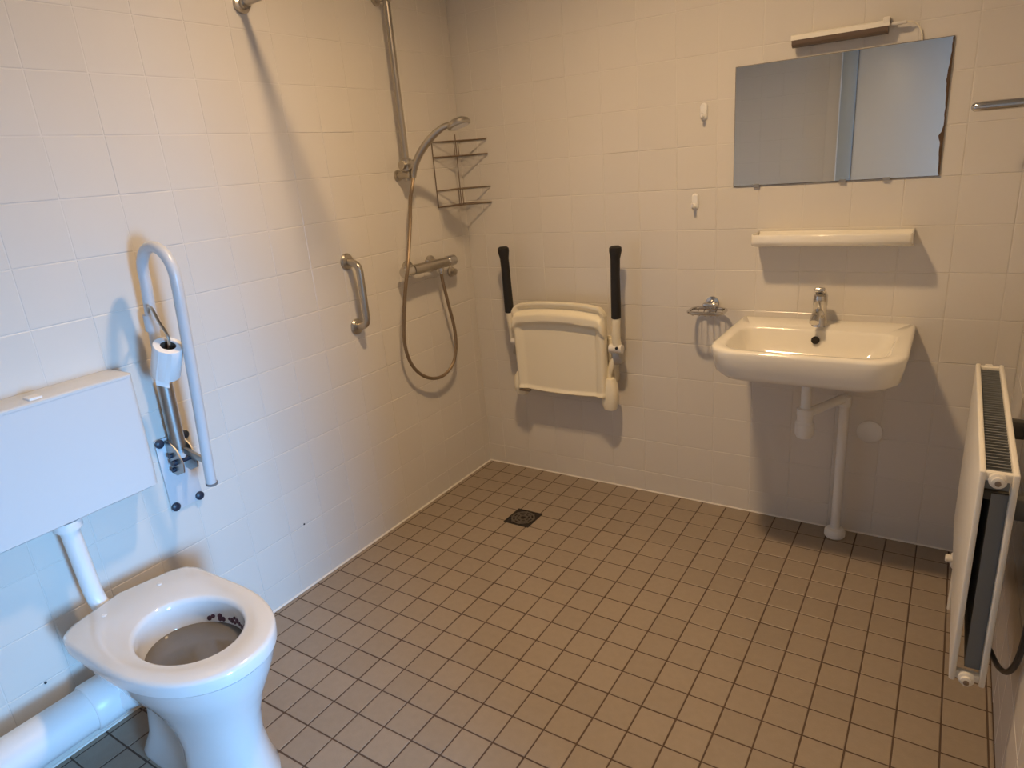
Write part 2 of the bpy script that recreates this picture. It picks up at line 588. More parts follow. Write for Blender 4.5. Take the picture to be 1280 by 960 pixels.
# violet stain clinging to the far inside of the bowl
b = new()
for k in range(16):
    a = 1.05 + k * 0.075
    for j in range(2):
        if random.random() < 0.42:
            continue
        rr = random.uniform(0.003, 0.009)
        z = 0.381 + random.uniform(-0.008, 0.010) - 0.002 * j
        p = Vector((0.436 + 0.1425 * math.cos(a), TY + 0.1155 * math.sin(a), z))
        nrm = Vector((-math.cos(a), -math.sin(a), 0.2))
        lathe(b, p, nrm, [(rr, -0.003), (rr * 0.95, 0.0015), (rr * 0.3, 0.0026)], 9)
ob('stain', b, 'stain', t)
for s in (-1, 1):
    b = new()
    lathe(b, (0.175, TY + s * 0.075, 0.436), (0, 0, 1), [(0.007, 0), (0.007, 0.005), (0.004, 0.0065)], 14)
    ob('rim_highlight', b, 'white_plastic', t)  # small white caps imitating bright highlights on the rim
# trap way at the back and its collar
b = new(); tube(b, bend([(0.30, TY - 0.02, 0.19), (0.17, TY - 0.03, 0.19), (0.13, TY - 0.09, 0.178)], 0.05), 0.052, 20)
ob('outlet', b, 'ceramic', t)

# cistern on the wall
t = thing('cistern', 'white plastic low cistern box mounted on the wall above the toilet', 'cistern', (0.0575, -1.93, 0.685))
b = new()
rings = []
for z, i in ((0.685, 0.012), (0.690, 0.004), (0.75, 0.002), (1.0045, 0.0)):
    rings.append([(x, y, z) for x, y in rrect(0.0005, 0.115 - i, -2.148 + i, -1.712 - i, (0.004, 0.018, 0.018, 0.004))])
loft(b, rings)
ob('tank', b, 'cistern_plastic', t)
b = new()
rings = []
for z, i in ((1.0047, 0.0), (1.005, -0.001), (1.0115, -0.001), (1.0145, 0.003)):
    rings.append([(x, y, z) for x, y in rrect(0.0005, 0.115 - i, -2.148 + i, -1.712 - i, (0.004, 0.018, 0.018, 0.004))])
loft(b, rings)
ob('lid', b, 'cistern_plastic', t)
b = new(); box(b, 0.060, 0.098, -1.954, -1.924, 1.012, 1.0205, 0.003)
ob('flush_button', b, 'white_plastic', t)
b = new(); lathe(b, (0.075, -1.951, 0.685), (0, 0, -1), [(0.034, 0), (0.034, 0.022), (0.026, 0.024), (0.026, 0.03)], 20)
ob('outlet_nut', b, 'white_plastic', t)

b = new(); tube(b, bend([(0.075, -1.951, 0.668), (0.075, -1.94, 0.408), (0.19, -1.915, 0.375)], 0.06), 0.0225, 18)
o = ob('flush_pipe', b, 'white_plastic')
tag(o, 'white pipe running from cistern down to the back of the toilet', 'pipe')

t = thing('waste_pipe', 'thick white waste pipe lying along the left wall beside the toilet', 'pipe', (0.118, -2.5, 0.115))
b = new(); tube(b, [(0.118, -2.995, 0.182), (0.118, -2.04, 0.182)], 0.060, 28); ob('pipe', b, 'white_plastic', t)
b = new(); tube(b, [(0.118, -2.055, 0.182), (0.118, -2.05, 0.182), (0.118, -1.975, 0.182), (0.118, -1.965, 0.182)], [0.0625, 0.066, 0.066, 0.06], 28)
ob('collar', b, 'white_plastic', t)
for y in (-2.2, -2.75):
    b = new()
    box(b, 0.093, 0.143, y - 0.012, y + 0.012, 0.0, 0.12, 0.002)
    ob('pipe_support', b, 'white_plastic', t)

# ------------------------------------------------------------------ folding grab rail beside the toilet
GY = -1.600
t = thing('folding_support_rail', 'white folding support rail folded up against the wall beside the cistern', 'grab rail', (0.0, GY, 0.65))
b = new(); box(b, 0.0005, 0.008, -1.652, -1.548, 0.538, 0.772, 0.003)
ob('wall_plate', b, 'rail_white', t)
for y, z in ((-1.640, 0.760), (-1.560, 0.760), (-1.640, 0.552), (-1.560, 0.552)):
    b = new(); lathe(b, (0.008, y, z), (1, 0, 0), [(0.0135, 0), (0.0135, 0.006), (0.008, 0.010), (0.003, 0.0105)], 16)
    ob('bolt_cap', b, 'navy_cap', t)
# hinge: two cheeks and a pin
for y in (GY - 0.024, GY + 0.020):
    b = new()
    out = [(0.008, 0.66), (0.035, 0.655), (0.075, 0.672), (0.082, 0.70), (0.062, 0.742), (0.03, 0.765), (0.008, 0.765)]
    loft(b, [[(x, y, z) for x, z in out], [(x, y + 0.004, z) for x, z in out]])
    ob('hinge_cheek', b, 'brushed_steel', t)
b = new(); tube(b, [(0.045, GY - 0.036, 0.70), (0.045, GY + 0.034, 0.70)], 0.009, 14)
ob('hinge_pin', b, 'navy_cap', t)
for z in (0.675, 0.72):
    b = new(); tube(b, [(0.030, GY - 0.033, z), (0.030, GY - 0.020, z)], 0.0075, 12)
    ob('screw', b, 'navy_cap', t)
# the U of tube, leaning slightly off the wall
b = new()
pts = [(0.036, GY, 0.70), (0.040, GY, 0.85), (0.062, GY, 1.10), (0.082, GY, 1.235)]
arc = []
cx, cz, rr = 0.157, 1.255, 0.074
for i in range(13):
    a = PI * (1 - i / 12) + 0.02
    arc.append((cx + rr * math.cos(a), GY, cz + 0.076 * math.sin(a)))
pts2 = [(0.2285, GY, 1.22), (0.203, GY, 0.98), (0.164, GY, 0.646)]
tube(b, spline(pts, 4) + [Vector(p) for p in arc] + spline(pts2, 4), 0.0150, 18)
ob('tube', b, 'rail_white', t)
b = new(); lathe(b, (0.1662, GY, 0.648), (-0.144, 0, -0.99), [(0.0168, 0), (0.0168, 0.006), (0.012, 0.009)], 16)
ob('end_cap', b, 'convector', t)
b = new(); tube(b, [(0.036, GY, 0.735), (0.0395, GY, 0.83), (0.046, GY, 0.94)], 0.0215, 18)
ob('sleeve', b, 'brushed_steel', t)
b = new(); obox(b, (0.115, GY, 0.725), (0.10, 0.010, 0.020), Matrix.Rotation(math.radians(10), 3, 'Y'), 0.002)
ob('link_plate', b, 'brushed_steel', t)

# toilet paper on its holder, hung between the tubes of the rail
RA = Vector((0.50, 0.0, 0.87)).normalized()
RC = Vector((0.150, GY - 0.032, 1.030))
t = thing('toilet_roll_holder', 'bent wire toilet roll holder clipped to the folding support rail', 'roll holder', (0.08, GY - 0.03, 1.02))
top = RC + RA * 0.05
b = new(); tube(b, spline([(0.062, GY - 0.004, 1.125), (0.085, GY - 0.012, 1.165), (0.120, GY - 0.022, 1.170), (0.155, GY - 0.030, 1.135), tuple(top + RA * 0.02), tuple(RC), tuple(RC - RA * 0.056)], 6), 0.0042, 8)
ob('wire', b, 'dull_chrome', t)
b = new(); tube(b, [(0.058, GY, 1.100), (0.064, GY, 1.145)], 0.0190, 16)
ob('clip', b, 'rail_white', t)
t = thing('toilet_roll', 'white toilet paper roll hung upright on the folding support rail', 'toilet paper', tuple(RC - RA * 0.05))
b = new()
lathe(b, RC - RA * 0.05, RA, [(0.020, 0.0), (0.037, 0.0), (0.0385, 0.003), (0.0385, 0.097), (0.037, 0.100), (0.020, 0.100), (0.020, 0.0)], 28, caps=False)
ob('paper', b, 'paper', t)
b = new(); lathe(b, RC - RA * 0.05, RA, [(0.0198, 0.0015), (0.0198, 0.098), (0.0185, 0.098), (0.0185, 0.06), (0.001, 0.06)], 20, caps=False)
ob('core', b, 'cardboard', t)
b = new()
sd = Vector((0.62, -0.78, 0)).cross(RA).normalized()
ou = RA.cross(sd)
if ou.y > 0:
    ou = -ou
p0 = RC + ou * 0.0390 - RA * 0.050
rings = []
for i in range(3):
    z = -0.007 * i
    q = p0 + ou * (0.001 * i) + Vector((0, 0, z)) * 0.8
    rings.append([q + sd * 0.010 - ou * 0.0006, q - sd * 0.024 - ou * 0.004, q - sd * 0.024 - ou * 0.0048, q + sd * 0.010 - ou * 0.0014])
rings.insert(0, [p + RA * 0.10 for p in rings[0]])
loft(b, rings)
ob('loose_sheet', b, 'paper', t)

# two small screws left in the left wall
for (y, z), lab in (((-1.198, 0.255), 'tiny dark screw in the left wall to the right of the toilet'), ((-2.087, 0.247), 'tiny dark screw in the left wall above the waste pipe')):
    b = new(); lathe(b, (0.0, y, z), (1, 0, 0), [(0.0035, 0), (0.0035, 0.002), (0.0015, 0.003)], 10)
    tag(ob('wall_screw', b, 'black_plastic'), lab, 'screw', 'screws left in the left wall')

# ------------------------------------------------------------------ chrome grab bar on the left wall
t = thing('grab_bar', 'short vertical chrome grab bar on the left wall beside the shower mixer', 'grab bar', (0.0, -0.787, 0.90))
for z in (1.161, 0.909):
    b = new(); lathe(b, (0.0005, -0.787, z), (1, 0, 0), [(0.031, 0), (0.031, 0.004), (0.026, 0.010), (0.014, 0.013)], 24)
    ob('flange', b, 'dull_chrome', t)
b = new(); tube(b, bend([(0.006, -0.787, 1.161), (0.062, -0.787, 1.150), (0.062, -0.787, 0.920), (0.006, -0.787, 0.909)], 0.045, 8), 0.0135, 16)
ob('bar', b, 'dull_chrome', t)

# ------------------------------------------------------------------ shower
t = thing('shower_rail', 'tall chrome shower riser rail on the left wall', 'shower rail', (0.0, -0.442, 1.43))
b = new(); tube(b, [(0.056, -0.442, 1.43), (0.056, -0.442, 2.13)], 0.0125, 16); ob('pole', b, 'dull_chrome', t)
for z in (1.452, 2.085):
    b = new(); lathe(b, (0.0005, -0.442, z), (1, 0, 0), [(0.022, 0), (0.022, 0.006), (0.014, 0.010), (0.014, 0.05), (0.018, 0.056), (0.018, 0.072), (0.012, 0.076)], 20)
    ob('wall_bracket', b, 'dull_chrome', t)
b = new()
lathe(b, (0.056, -0.442, 1.465), (0, 0, 1), [(0.016, 0), (0.022, 0.003), (0.022, 0.047), (0.016, 0.05)], 20)
tube(b, [(0.056, -0.475, 1.49), (0.056, -0.475 + 0.07, 1.49)], [0.017, 0.017], 16)
obox(b, (0.085, -0.442, 1.488), (0.04, 0.026, 0.030), Matrix.Rotation(math.radians(-20), 3, 'Y'), 0.004)
ob('slider', b, 'dull_chrome', t)

HD = Vector((0.62, 0.10, 0.62)).normalized()
t = thing('hand_shower', 'chrome hand shower held in the slider of the riser rail', 'shower head', (0.10, -0.442, 1.43))
b = new()
hp = spline([(0.086, -0.444, 1.440), (0.100, -0.442, 1.485), (0.135, -0.438, 1.535), (0.190, -0.432, 1.582), (0.245, -0.426, 1.613), (0.285, -0.422, 1.620)], 5)
tube(b, hp, [0.0105 + 0.004 * math.sin(PI * min(1, i / (len(hp) - 1) * 1.1)) for i in range(len(hp))], 14)
ob('handle', b, 'dull_chrome', t)
b = new()
ax = Vector((0.30, 0.02, -0.95)).normalized()
lathe(b, Vector((0.312, -0.420, 1.634)), ax, [(0.004, -0.006), (0.026, -0.002), (0.042, 0.008), (0.046, 0.018), (0.044, 0.024), (0.036, 0.026)], 28)
ob('head', b, 'dull_chrome', t)
b = new()
lathe(b, Vector((0.312, -0.420, 1.634)) + ax * 0.0255, ax, [(0.034, 0), (0.034, 0.002), (0.02, 0.003)], 24)
ob('spray_face', b, 'white_plastic', t)

hose = [(0.086, -0.444, 1.445), (0.090, -0.466, 1.40), (0.08, -0.473, 1.356), (0.078, -0.49, 1.265), (0.088, -0.526, 1.174), (0.10, -0.562, 1.101), (0.087, -0.581, 1.007), (0.07, -0.591, 0.893), (0.06, -0.595, 0.792), (0.055, -0.57, 0.705), (0.05, -0.515, 0.638), (0.05, -0.441, 0.593), (0.05, -0.357, 0.582), (0.055, -0.292, 0.616), (0.06, -0.262, 0.684), (0.06, -0.258, 0.777), (0.06, -0.283, 0.90), (0.06, -0.304, 1.004), (0.06, -0.305, 1.05)]
b = new(); tube(b, spline(hose, 8), 0.0072, 10)
tag(ob('shower_hose', b, 'hose_metal'), 'flexible metal shower hose hanging in a loop below the mixer', 'hose')

t = thing('shower_mixer', 'chrome thermostatic shower mixer bar on the left wall', 'mixer tap', (0.0, -0.37, 1.06))
b = new(); tube(b, [(0.06, -0.49, 1.079), (0.06, -0.265, 1.076)], 0.0215, 20); ob('body', b, 'dull_chrome', t)
for y0, y1 in ((-0.55, -0.493), (-0.262, -0.208)):
    b = new(); tube(b, [(0.06, y0, 1.0775), (0.06, y0 + 0.006, 1.0775), (0.06, y1 - 0.004, 1.0775), (0.06, y1, 1.0775)], [0.019, 0.0235, 0.0235, 0.019], 20); ob('knob', b, 'chrome', t)
for y in (-0.455, -0.305):
    b = new(); lathe(b, (0.0005, y, 1.077), (1, 0, 0), [(0.034, 0), (0.034, 0.006), (0.018, 0.014), (0.018, 0.05)], 22); ob('wall_union', b, 'dull_chrome', t)
b = new(); lathe(b, (0.06, -0.305, 1.062), (0, 0, -1), [(0.012, 0), (0.012, 0.02), (0.009, 0.024), (0.009, 0.03)], 14); ob('hose_nut', b, 'chrome', t)
b = new(); lathe(b, (0.06, -0.39, 1.097), (0, 0, 1), [(0.010, 0), (0.010, 0.008), (0.006, 0.011)], 14); ob('button', b, 'chrome', t)

b = new(); lathe(b, (0.0005, -0.165, 1.016), (1, 0, 0), [(0.024, 0), (0.024, 0.006), (0.015, 0.012), (0.015, 0.028), (0.008, 0.031)], 20)
tag(ob('wall_plug', b, 'dull_chrome'), 'small round metal plug on the left wall right of the shower mixer', 'plug')

# corner basket of wire
t = thing('corner_basket', 'two tier wire corner basket hanging in the shower corner', 'basket', (0.03, -0.05, 1.29))
A = Vector((0.004, -0.205, 0)); Bq = Vector((0.150, -0.004, 0)); Cc = Vector((0.004, -0.004, 0))


def tri(z, r):
    m = [A + Vector((0, 0, z)), Bq + Vector((0, 0, z))]
    tube(b, [m[0], m[1]], r, 6)
    tube(b, [Cc + Vector((0, 0, z)), m[0]], r, 6)
    tube(b, [Cc + Vector((0, 0, z)), m[1]], r, 6)


for zt, zb in ((1.575, 1.513), (1.374, 1.305)):
    for z in (zt, zb):
        b = new(); tri(z, 0.0028 if z == zb else 0.0024)
        ob('rim_wire', b, 'wire_steel', t)
    b = new()
    for f in (0.0, 0.12, 0.25, 0.38, 0.5, 0.62, 0.75, 0.88, 1.0):
        p = A.lerp(Bq, f)
        q = Vector((0.004, p.y, 0)) if f < 0.6 else Vector((p.x, -0.004, 0))
        tube(b, [(p.x, p.y, zb), (Cc.lerp(p, 0.15).x, Cc.lerp(p, 0.15).y, zb)], 0.0013, 5)
    ob('shelf_wires', b, 'wire_steel', t)
    for f in (0.0, 0.40, 0.47):
        p = A.lerp(Bq, f)
        b = new(); tube(b, [(p.x, p.y, zb), (p.x, p.y, zt)], 0.0020, 6); ob('upright_wire', b, 'wire_steel', t)
for f in (0.0, 0.43):
    p = A.lerp(Bq, f)
    b = new(); tube(b, [(p.x, p.y, 1.305), (p.x, p.y, 1.60)], 0.0024, 6); ob('hanger_wire', b, 'wire_steel', t)

# floor drain
t = thing('floor_drain', 'small square metal floor drain set in the shower tiles', 'drain', (0.4735, -0.446, 0.0))
X0, X1, Y0, Y1 = 0.412, 0.535, -0.508, -0.384
b = new(); box(b, X0 + 0.004, X1 - 0.004, Y0 + 0.004, Y1 - 0.004, -0.001, 0.0006); ob('sump', b, 'drain_dark', t)
b = new()
box(b, X0, X1, Y0, Y0 + 0.008, -0.002, 0.003, 0.0008, 1); box(b, X0, X1, Y1 - 0.008, Y1, -0.002, 0.003, 0.0008, 1)
box(b, X0, X0 + 0.008, Y0 + 0.008, Y1 - 0.008, -0.002, 0.003, 0.0008, 1); box(b, X1 - 0.008, X1, Y0 + 0.008, Y1 - 0.008, -0.002, 0.003, 0.0008, 1)
ob('frame', b, 'drain_dark', t)
for r in (0.018, 0.033, 0.048):
    b = new(); lathe(b, (0.4735, -0.446, 0.0006), (0, 0, 1), [(r - 0.0035, 0), (r - 0.0035, 0.0025), (r + 0.0035, 0.0025), (r + 0.0035, 0)], 24, caps=False)
    ob('grate_ring', b, 'drain_metal', t)
for k in range(8):
    a = k * PI / 4 + 0.2
    b = new(); obox(b, (0.4735 + 0.033 * math.cos(a), -0.446 + 0.033 * math.sin(a), 0.0018), (0.044, 0.006, 0.0024), Matrix.Rotation(a, 3, 'Z')); ob('grate_bar', b, 'drain_metal', t)

# shower curtain arm at the top of the left wall
t = thing('curtain_rail', 'shower curtain rail sticking out high on the left wall', 'rail', (0.0, -1.056, 1.99))
b = new(); lathe(b, (0.0005, -1.056, 1.992), (1, 0, 0), [(0.027, 0), (0.027, 0.012), (0.018, 0.016), (0.018, 0.03)], 20); ob('flange', b, 'dull_chrome', t)
b = new(); tube(b, [(0.01, -1.056, 1.994), (0.64, -1.056, 2.03)], 0.0135, 14); ob('rod', b, 'dull_chrome', t)
b = new(); lathe(b, (0.638, -1.056, 2.03), (1, 0, 0.06), [(0.015, 0), (0.015, 0.012), (0.008, 0.016)], 16); ob('end_cap', b, 'white_plastic', t)

# ------------------------------------------------------------------ folding shower seat on the back wall
t = thing('wall_mounted_shower_chair', 'cream folding shower seat with black armrest grips folded up on the back wall', 'shower seat', (0.51, -0.06, 0.42))
b = new()
NX, NZ = 56, 60
xL, xR = 0.283, 0.738
front, backv = [], []


def sstep(a, c, x):
    q = min(1, max(0, (x - a) / (c - a)))
    return q * q * (3 - 2 * q)


for j in range(NZ + 1):
    v = j / NZ
    rowf, rowb = [], []
    for i in range(NX + 1):
        u = i / NX
        s = 2 * u - 1
        # superellipse-rounded outline: arched top, gently bowed bottom
        top = 0.880 - 0.020 * abs(s) ** 2.4
        if abs(s) > 0.86:
            top -= 0.030 * ((abs(s) - 0.86) / 0.14) ** 2
        bot = 0.462 + 0.010 * (s * s)
        z = bot + (top - bot) * v
        hw = (xR - xL) / 2 * (1.0 - 0.035 * (1 - v))
        x = (xL + xR) / 2 + s * hw
        dt = top - z
        # relief: rolled edge, dished top band, raised rib, flat recessed field
        e = min((1 - abs(s)) * hw, 10)
        y = -0.118
        y -= 0.022 * sstep(0.012, 0.0, dt) * 0.4
        y += 0.016 * sstep(0.008, 0.030, dt) * sstep(0.050, 0.030, dt) * sstep(0.010, 0.035, e)
        y -= 0.016 * sstep(0.028, 0.052, dt) * sstep(0.098, 0.080, dt)
        y += 0.010 * sstep(0.082, 0.100, dt) * sstep(0.030, 0.046, e)
        y -= 0.006 * sstep(0.028, 0.012, e)
        y -= 0.008 * sstep(0.022, 0.006, z - bot) * sstep(0.1, 0.15, dt)
        roll_e = sstep(0.010, 0.0, min(e, dt, z - bot + 0.004))
        y += 0.010 * roll_e
        rowf.append((x, y, z)); rowb.append((x, -0.088, z))
    front.append(rowf); backv.append(rowb)
fv = [[b.verts.new(p) for p in r] for r in front]
bv = [[b.verts.new(p) for p in r] for r in backv]
for j in range(NZ):
    for i in range(NX):
        b.faces.new((fv[j][i], fv[j][i + 1], fv[j + 1][i + 1], fv[j + 1][i]))
        b.faces.new((bv[j][i], bv[j + 1][i], bv[j + 1][i + 1], bv[j][i + 1]))
for i in range(NX):
    b.faces.new((fv[0][i], bv[0][i], bv[0][i + 1], fv[0][i + 1])); b.faces.new((fv[NZ][i], fv[NZ][i + 1], bv[NZ][i + 1], bv[NZ][i]))
for j in range(NZ):
    b.faces.new((fv[j][0], fv[j + 1][0], bv[j + 1][0], bv[j][0])); b.faces.new((fv[j][NX], bv[j][NX], bv[j + 1][NX], fv[j + 1][NX]))
ob('seat_panel', b, 'cream_plastic', t, sharp=50)
b = new(); box(b, 0.30, 0.72, -0.086, -0.045, 0.56, 0.80, 0.015, 3); ob('backrest_panel', b, 'cream_plastic', t)
for s, xa in ((-1, 0.262), (1, 0.782)):
    arm_lab = t
    lean = -0.010 * s
    b = new()
    tube(b, spline([(xa - 0.012 * s - lean, -0.085, 0.690), (xa - 0.004 * s, -0.092, 0.74), (xa, -0.098, 0.80), (xa + 0.002 * s, -0.098, 0.835)], 5), 0.0165, 16, flat=1.15)
    arm = ob('arm', b, 'cream_plastic', t)
    b = new()
    gp = [(xa + 0.002 * s, -0.098, 0.822), (xa + 0.002 * s, -0.098, 0.826), (xa + 0.003 * s, -0.098, 0.90), (xa + 0.004 * s, -0.098, 1.00), (xa + 0.006 * s, -0.098, 1.065), (xa + 0.007 * s, -0.098, 1.083), (xa + 0.008 * s, -0.098, 1.098), (xa + 0.008 * s, -0.098, 1.112), (xa + 0.008 * s, -0.098, 1.118)]
    tube(b, gp, [0.017, 0.0205, 0.0200, 0.0190, 0.0195, 0.0225, 0.0255, 0.0245, 0.016], 18)
    ob('grip', b, 'black_rubber', t)
    b = new(); tube(b, [(xa - 0.034 * s, -0.09, 0.690), (xa + (0.022 if s > 0 else 0.004) * s, -0.09, 0.690)], 0.019, 16); ob('arm_hinge', b, 'aged_plastic', t)
    if s > 0:
        b = new(); tube(b, [(xa + 0.004 * s, -0.104, 0.697), (xa + 0.004 * s, -0.1125, 0.697)], 0.006, 10); ob('hinge_screw', b, 'black_plastic', t)
    b = new(); obox(b, (xa - 0.014 * s, -0.060, 0.655), (0.040, 0.055, 0.080), Matrix.Rotation(math.radians(-14 * s), 3, 'Y'), 0.010, 2); ob('hinge_bracket', b, 'brushed_steel', t)
    b = new(); tube(b, [(xa - 0.020 * s, -0.07, 0.655), (xa - 0.050 * s, -0.078, 0.575), (xa - 0.052 * s, -0.078, 0.50)], 0.015, 14); ob('strut', b, 'cream_plastic', t)
    # foot block
    b = new()
    fx = xa - 0.052 * s
    prof = [(0.020, 0.018, 0.555), (0.032, 0.024, 0.53), (0.036, 0.028, 0.49), (0.034, 0.028, 0.44), (0.026, 0.023, 0.415), (0.014, 0.014, 0.41)]
    rings = []
    for wx, wy, z in prof:
        zz = z if s > 0 else 0.432 + (z - 0.41) * 0.75
        rings.append([(fx + x + (0.010 if s > 0 else -0.022), -0.088 + y, zz) for x, y in rrect(-wx, wx, -wy, wy, (wy * 0.7,) * 4, 4, 2)])
    loft(b, rings); ob('foot_block', b, 'cream_plastic', t)
b = new(); box(b, 0.300, 0.355, -0.132, -0.110, 0.462, 0.472, 0.003); ob('catch', b, 'wire_steel', t)
for x in (0.30, 0.72):
    b = new(); box(b, x - 0.03, x + 0.03, -0.05, -0.0005, 0.52, 0.72, 0.006); ob('wall_bracket', b, 'cream_plastic', t)

# ------------------------------------------------------------------ washbasin
t = thing('washbasin', 'wide cream ceramic washbasin on the back wall under the shelf', 'washbasin', (1.555, -0.24, 0.69))
b = new()
SX0, SX1, SY0, SY1, SZ = 1.266, 1.845, -0.484, -0.0005, 0.834


def sring(z, i, rf=0.105, iy=None):
    iy = i if iy is None else iy
    rf = max(0.03, rf - i * 0.3)
    return [(x, y, z) for x, y in rrect(SX0 + i, SX1 - i, SY0 + iy, SY1, (rf, rf, 0.012, 0.012), 8, 5)]


def bring(z, i, y1=-0.150, d=0.0):
    rf = max(0.035, 0.085 - 0.1 * i)
    return [(x, y, z - d) for x, y in rrect(SX0 + 0.045 + i, SX1 - 0.045 - i, SY0 + 0.030 + i, y1 - i * 0.7, (rf, rf, 0.05, 0.05), 8, 5)]


rings = [sring(0.704, 0.19, iy=0.16), sring(0.707, 0.15, iy=0.12), sring(0.716, 0.080, iy=0.065), sring(0.729, 0.032, iy=0.028), sring(0.748, 0.012, iy=0.012),
         sring(0.80, 0.004), sring(0.822, 0.0), sring(0.830, 0.002), sring(0.834, 0.009),
         bring(0.8340, -0.004), bring(0.831, 0.0), bring(0.822, 0.004), bring(0.790, 0.016), bring(0.755, 0.036), bring(0.735, 0.07), bring(0.728, 0.115)]
loft(b, rings)
ob('basin', b, 'cream_ceramic', t, sharp=55)
b = new(); lathe(b, (1.556, -0.1665, 0.802), (0, -0.93, 0.35), [(0.0135, -0.004), (0.0135, 0.0012), (0.009, 0.0016)], 16); ob('overflow_hole', b, 'drain_dark', t)
b = new(); lathe(b, (1.556, -0.30, 0.727), (0, 0, 1), [(0.030, -0.004), (0.030, 0.002), (0.02, 0.003)], 20); ob('plug_hole', b, 'chrome', t)

t = thing('basin_tap', 'chrome single lever tap standing on the washbasin', 'tap', (1.553, -0.085, SZ))
b = new(); lathe(b, (1.553, -0.085, SZ), (0, -0.04, 1), [(0.026, 0), (0.026, 0.004), (0.0225, 0.010), (0.0215, 0.070), (0.0235, 0.076), (0.0235, 0.094), (0.018, 0.098)], 22); ob('body', b, 'chrome', t)
b = new(); tube(b, spline([(1.553, -0.09, SZ + 0.040), (1.553, -0.135, SZ + 0.054), (1.553, -0.175, SZ + 0.052), (1.553, -0.196, SZ + 0.036)], 5), [0.017] * 6 + [0.0155] * 10, 16); ob('spout', b, 'chrome', t)
b = new(); obox(b, (1.553, -0.083, SZ + 0.116), (0.034, 0.085, 0.016), Matrix.Rotation(math.radians(-28), 3, 'X'), 0.005, 3)
lathe(b, (1.553, -0.088, SZ + 0.092), (0, 0, 1), [(0.0225, 0), (0.0225, 0.016), (0.015, 0.022)], 18)
ob('lever', b, 'chrome', t)

t = thing('basin_drain_pipe', 'white bottle trap and drain pipe below the washbasin', 'pipe', (1.60, -0.15, 0.0))
b = new(); tube(b, [(1.546, -0.22, 0.712), (1.546, -0.22, 0.555)], 0.0165, 16); ob('tail_pipe', b, 'white_plastic', t)
b = new(); lathe(b, (1.546, -0.22, 0.706), (0, 0, -1), [(0.034, 0), (0.034, 0.012), (0.024, 0.016), (0.024, 0.03)], 20); ob('waste_nut', b, 'dull_chrome', t)
b = new(); lathe(b, (1.546, -0.22, 0.572), (0, 0, -1), [(0.020, 0), (0.028, 0.004), (0.028, 0.026), (0.0262, 0.030), (0.0262, 0.050), (0.031, 0.056), (0.031, 0.098), (0.025, 0.110), (0.012, 0.114)], 22); ob('bottle_trap', b, 'white_plastic', t)
b = new(); tube(b, bend([(1.560, -0.205, 0.552), (1.651, -0.058, 0.566), (1.651, -0.058, 0.0)], 0.03, 8), 0.0165, 16); ob('pipe', b, 'white_plastic', t)
b = new(); lathe(b, (1.651, -0.058, 0.566), (0, 0, -1), [(0.012, -0.012), (0.021, -0.006), (0.021, 0.030), (0.017, 0.034)], 18); ob('elbow_collar', b, 'white_plastic', t)
b = new(); lathe(b, (1.651, -0.058, 0.0005), (0, 0, 1), [(0.034, 0), (0.037, 0.004), (0.037, 0.022), (0.030, 0.032), (0.018, 0.036)], 24); ob('floor_rosette', b, 'white_plastic', t)

b = new(); lathe(b, (1.734, -0.0005, 0.423), (0, -1, 0), [(0.043, 0), (0.043, 0.004), (0.036, 0.009), (0.01, 0.010)], 32)
tag(ob('pipe_cover', b, 'white_plastic'), 'round white blanking cover on the wall right of the drain pipe', 'cover')

# ------------------------------------------------------------------ shelf, mirror, mirror lamp
t = thing('shelf', 'narrow white ceramic shelf on the wall between mirror and washbasin', 'shelf', (1.565, -0.06, 1.10))
b = new()
prof = [(-0.0005, 1.100), (-0.040, 1.102), (-0.108, 1.116), (-0.116, 1.121), (-0.119, 1.128), (-0.119, 1.148), (-0.115, 1.154), (-0.108, 1.154), (-0.104, 1.147), (-0.020, 1.142), (-0.014, 1.150), (-0.010, 1.154), (-0.0005, 1.154)]
loft(b, [[(x, y * f, z) for y, z in prof] for x, f in ((1.318, 0.93), (1.326, 1.0), (1.804, 1.0), (1.812, 0.93))])
ob('board', b, 'cream_ceramic', t, sharp=60)
for x in (1.3185, 1.8065):
    b = new(); box(b, x, x + 0.005, -0.112, -0.0005, 1.142, 1.156, 0.002); ob('end_lip', b, 'cream_ceramic', t)

MX0, MX1, MZ0, MZ1 = 1.223, 1.862, 1.316, 1.716
t = thing('mirror', 'frameless rectangular mirror with corroded right edge above the shelf', 'mirror', (1.5425, -0.004, MZ0))
b = new(); box(b, MX0, MX1, -0.0052, -0.0012, MZ0, MZ1); ob('backing', b, 'mirror_edge', t)
b = new(); box(b, MX0 + 0.002, MX1 - 0.002, -0.0072, -0.0052, MZ0 + 0.002, MZ1 - 0.002); ob('glass', b, 'mirror_glass', t, smooth=False)
b = new()
edge = []
for k in range(41):
    z = MZ0 + 0.004 + (MZ1 - MZ0 - 0.008) * k / 40
    w = 0.0035 + 0.002 * random.random() + 0.010 * math.exp(-((z - 1.435) / 0.012) ** 2) + 0.005 * math.exp(-((z - 1.60) / 0.05) ** 2) + 0.004 * math.exp(-((z - 1.39) / 0.04) ** 2)
    edge.append((MX1 - w, z))
out = edge + [(MX1 - 0.0005, MZ1 - 0.004), (MX1 - 0.0005, MZ0 + 0.004)]
loft(b, [[(px, -0.0074, pz) for px, pz in out], [(px, -0.0070, pz) for px, pz in out]])
ob('corrosion', b, 'rust', t, smooth=False)
for x in (1.305, 1.585, 1.715):
    b = new(); box(b, x - 0.011, x + 0.011, -0.0105, -0.0005, MZ0 - 0.006, MZ0 + 0.005, 0.001, 1); ob('clip', b, 'dull_chrome', t)

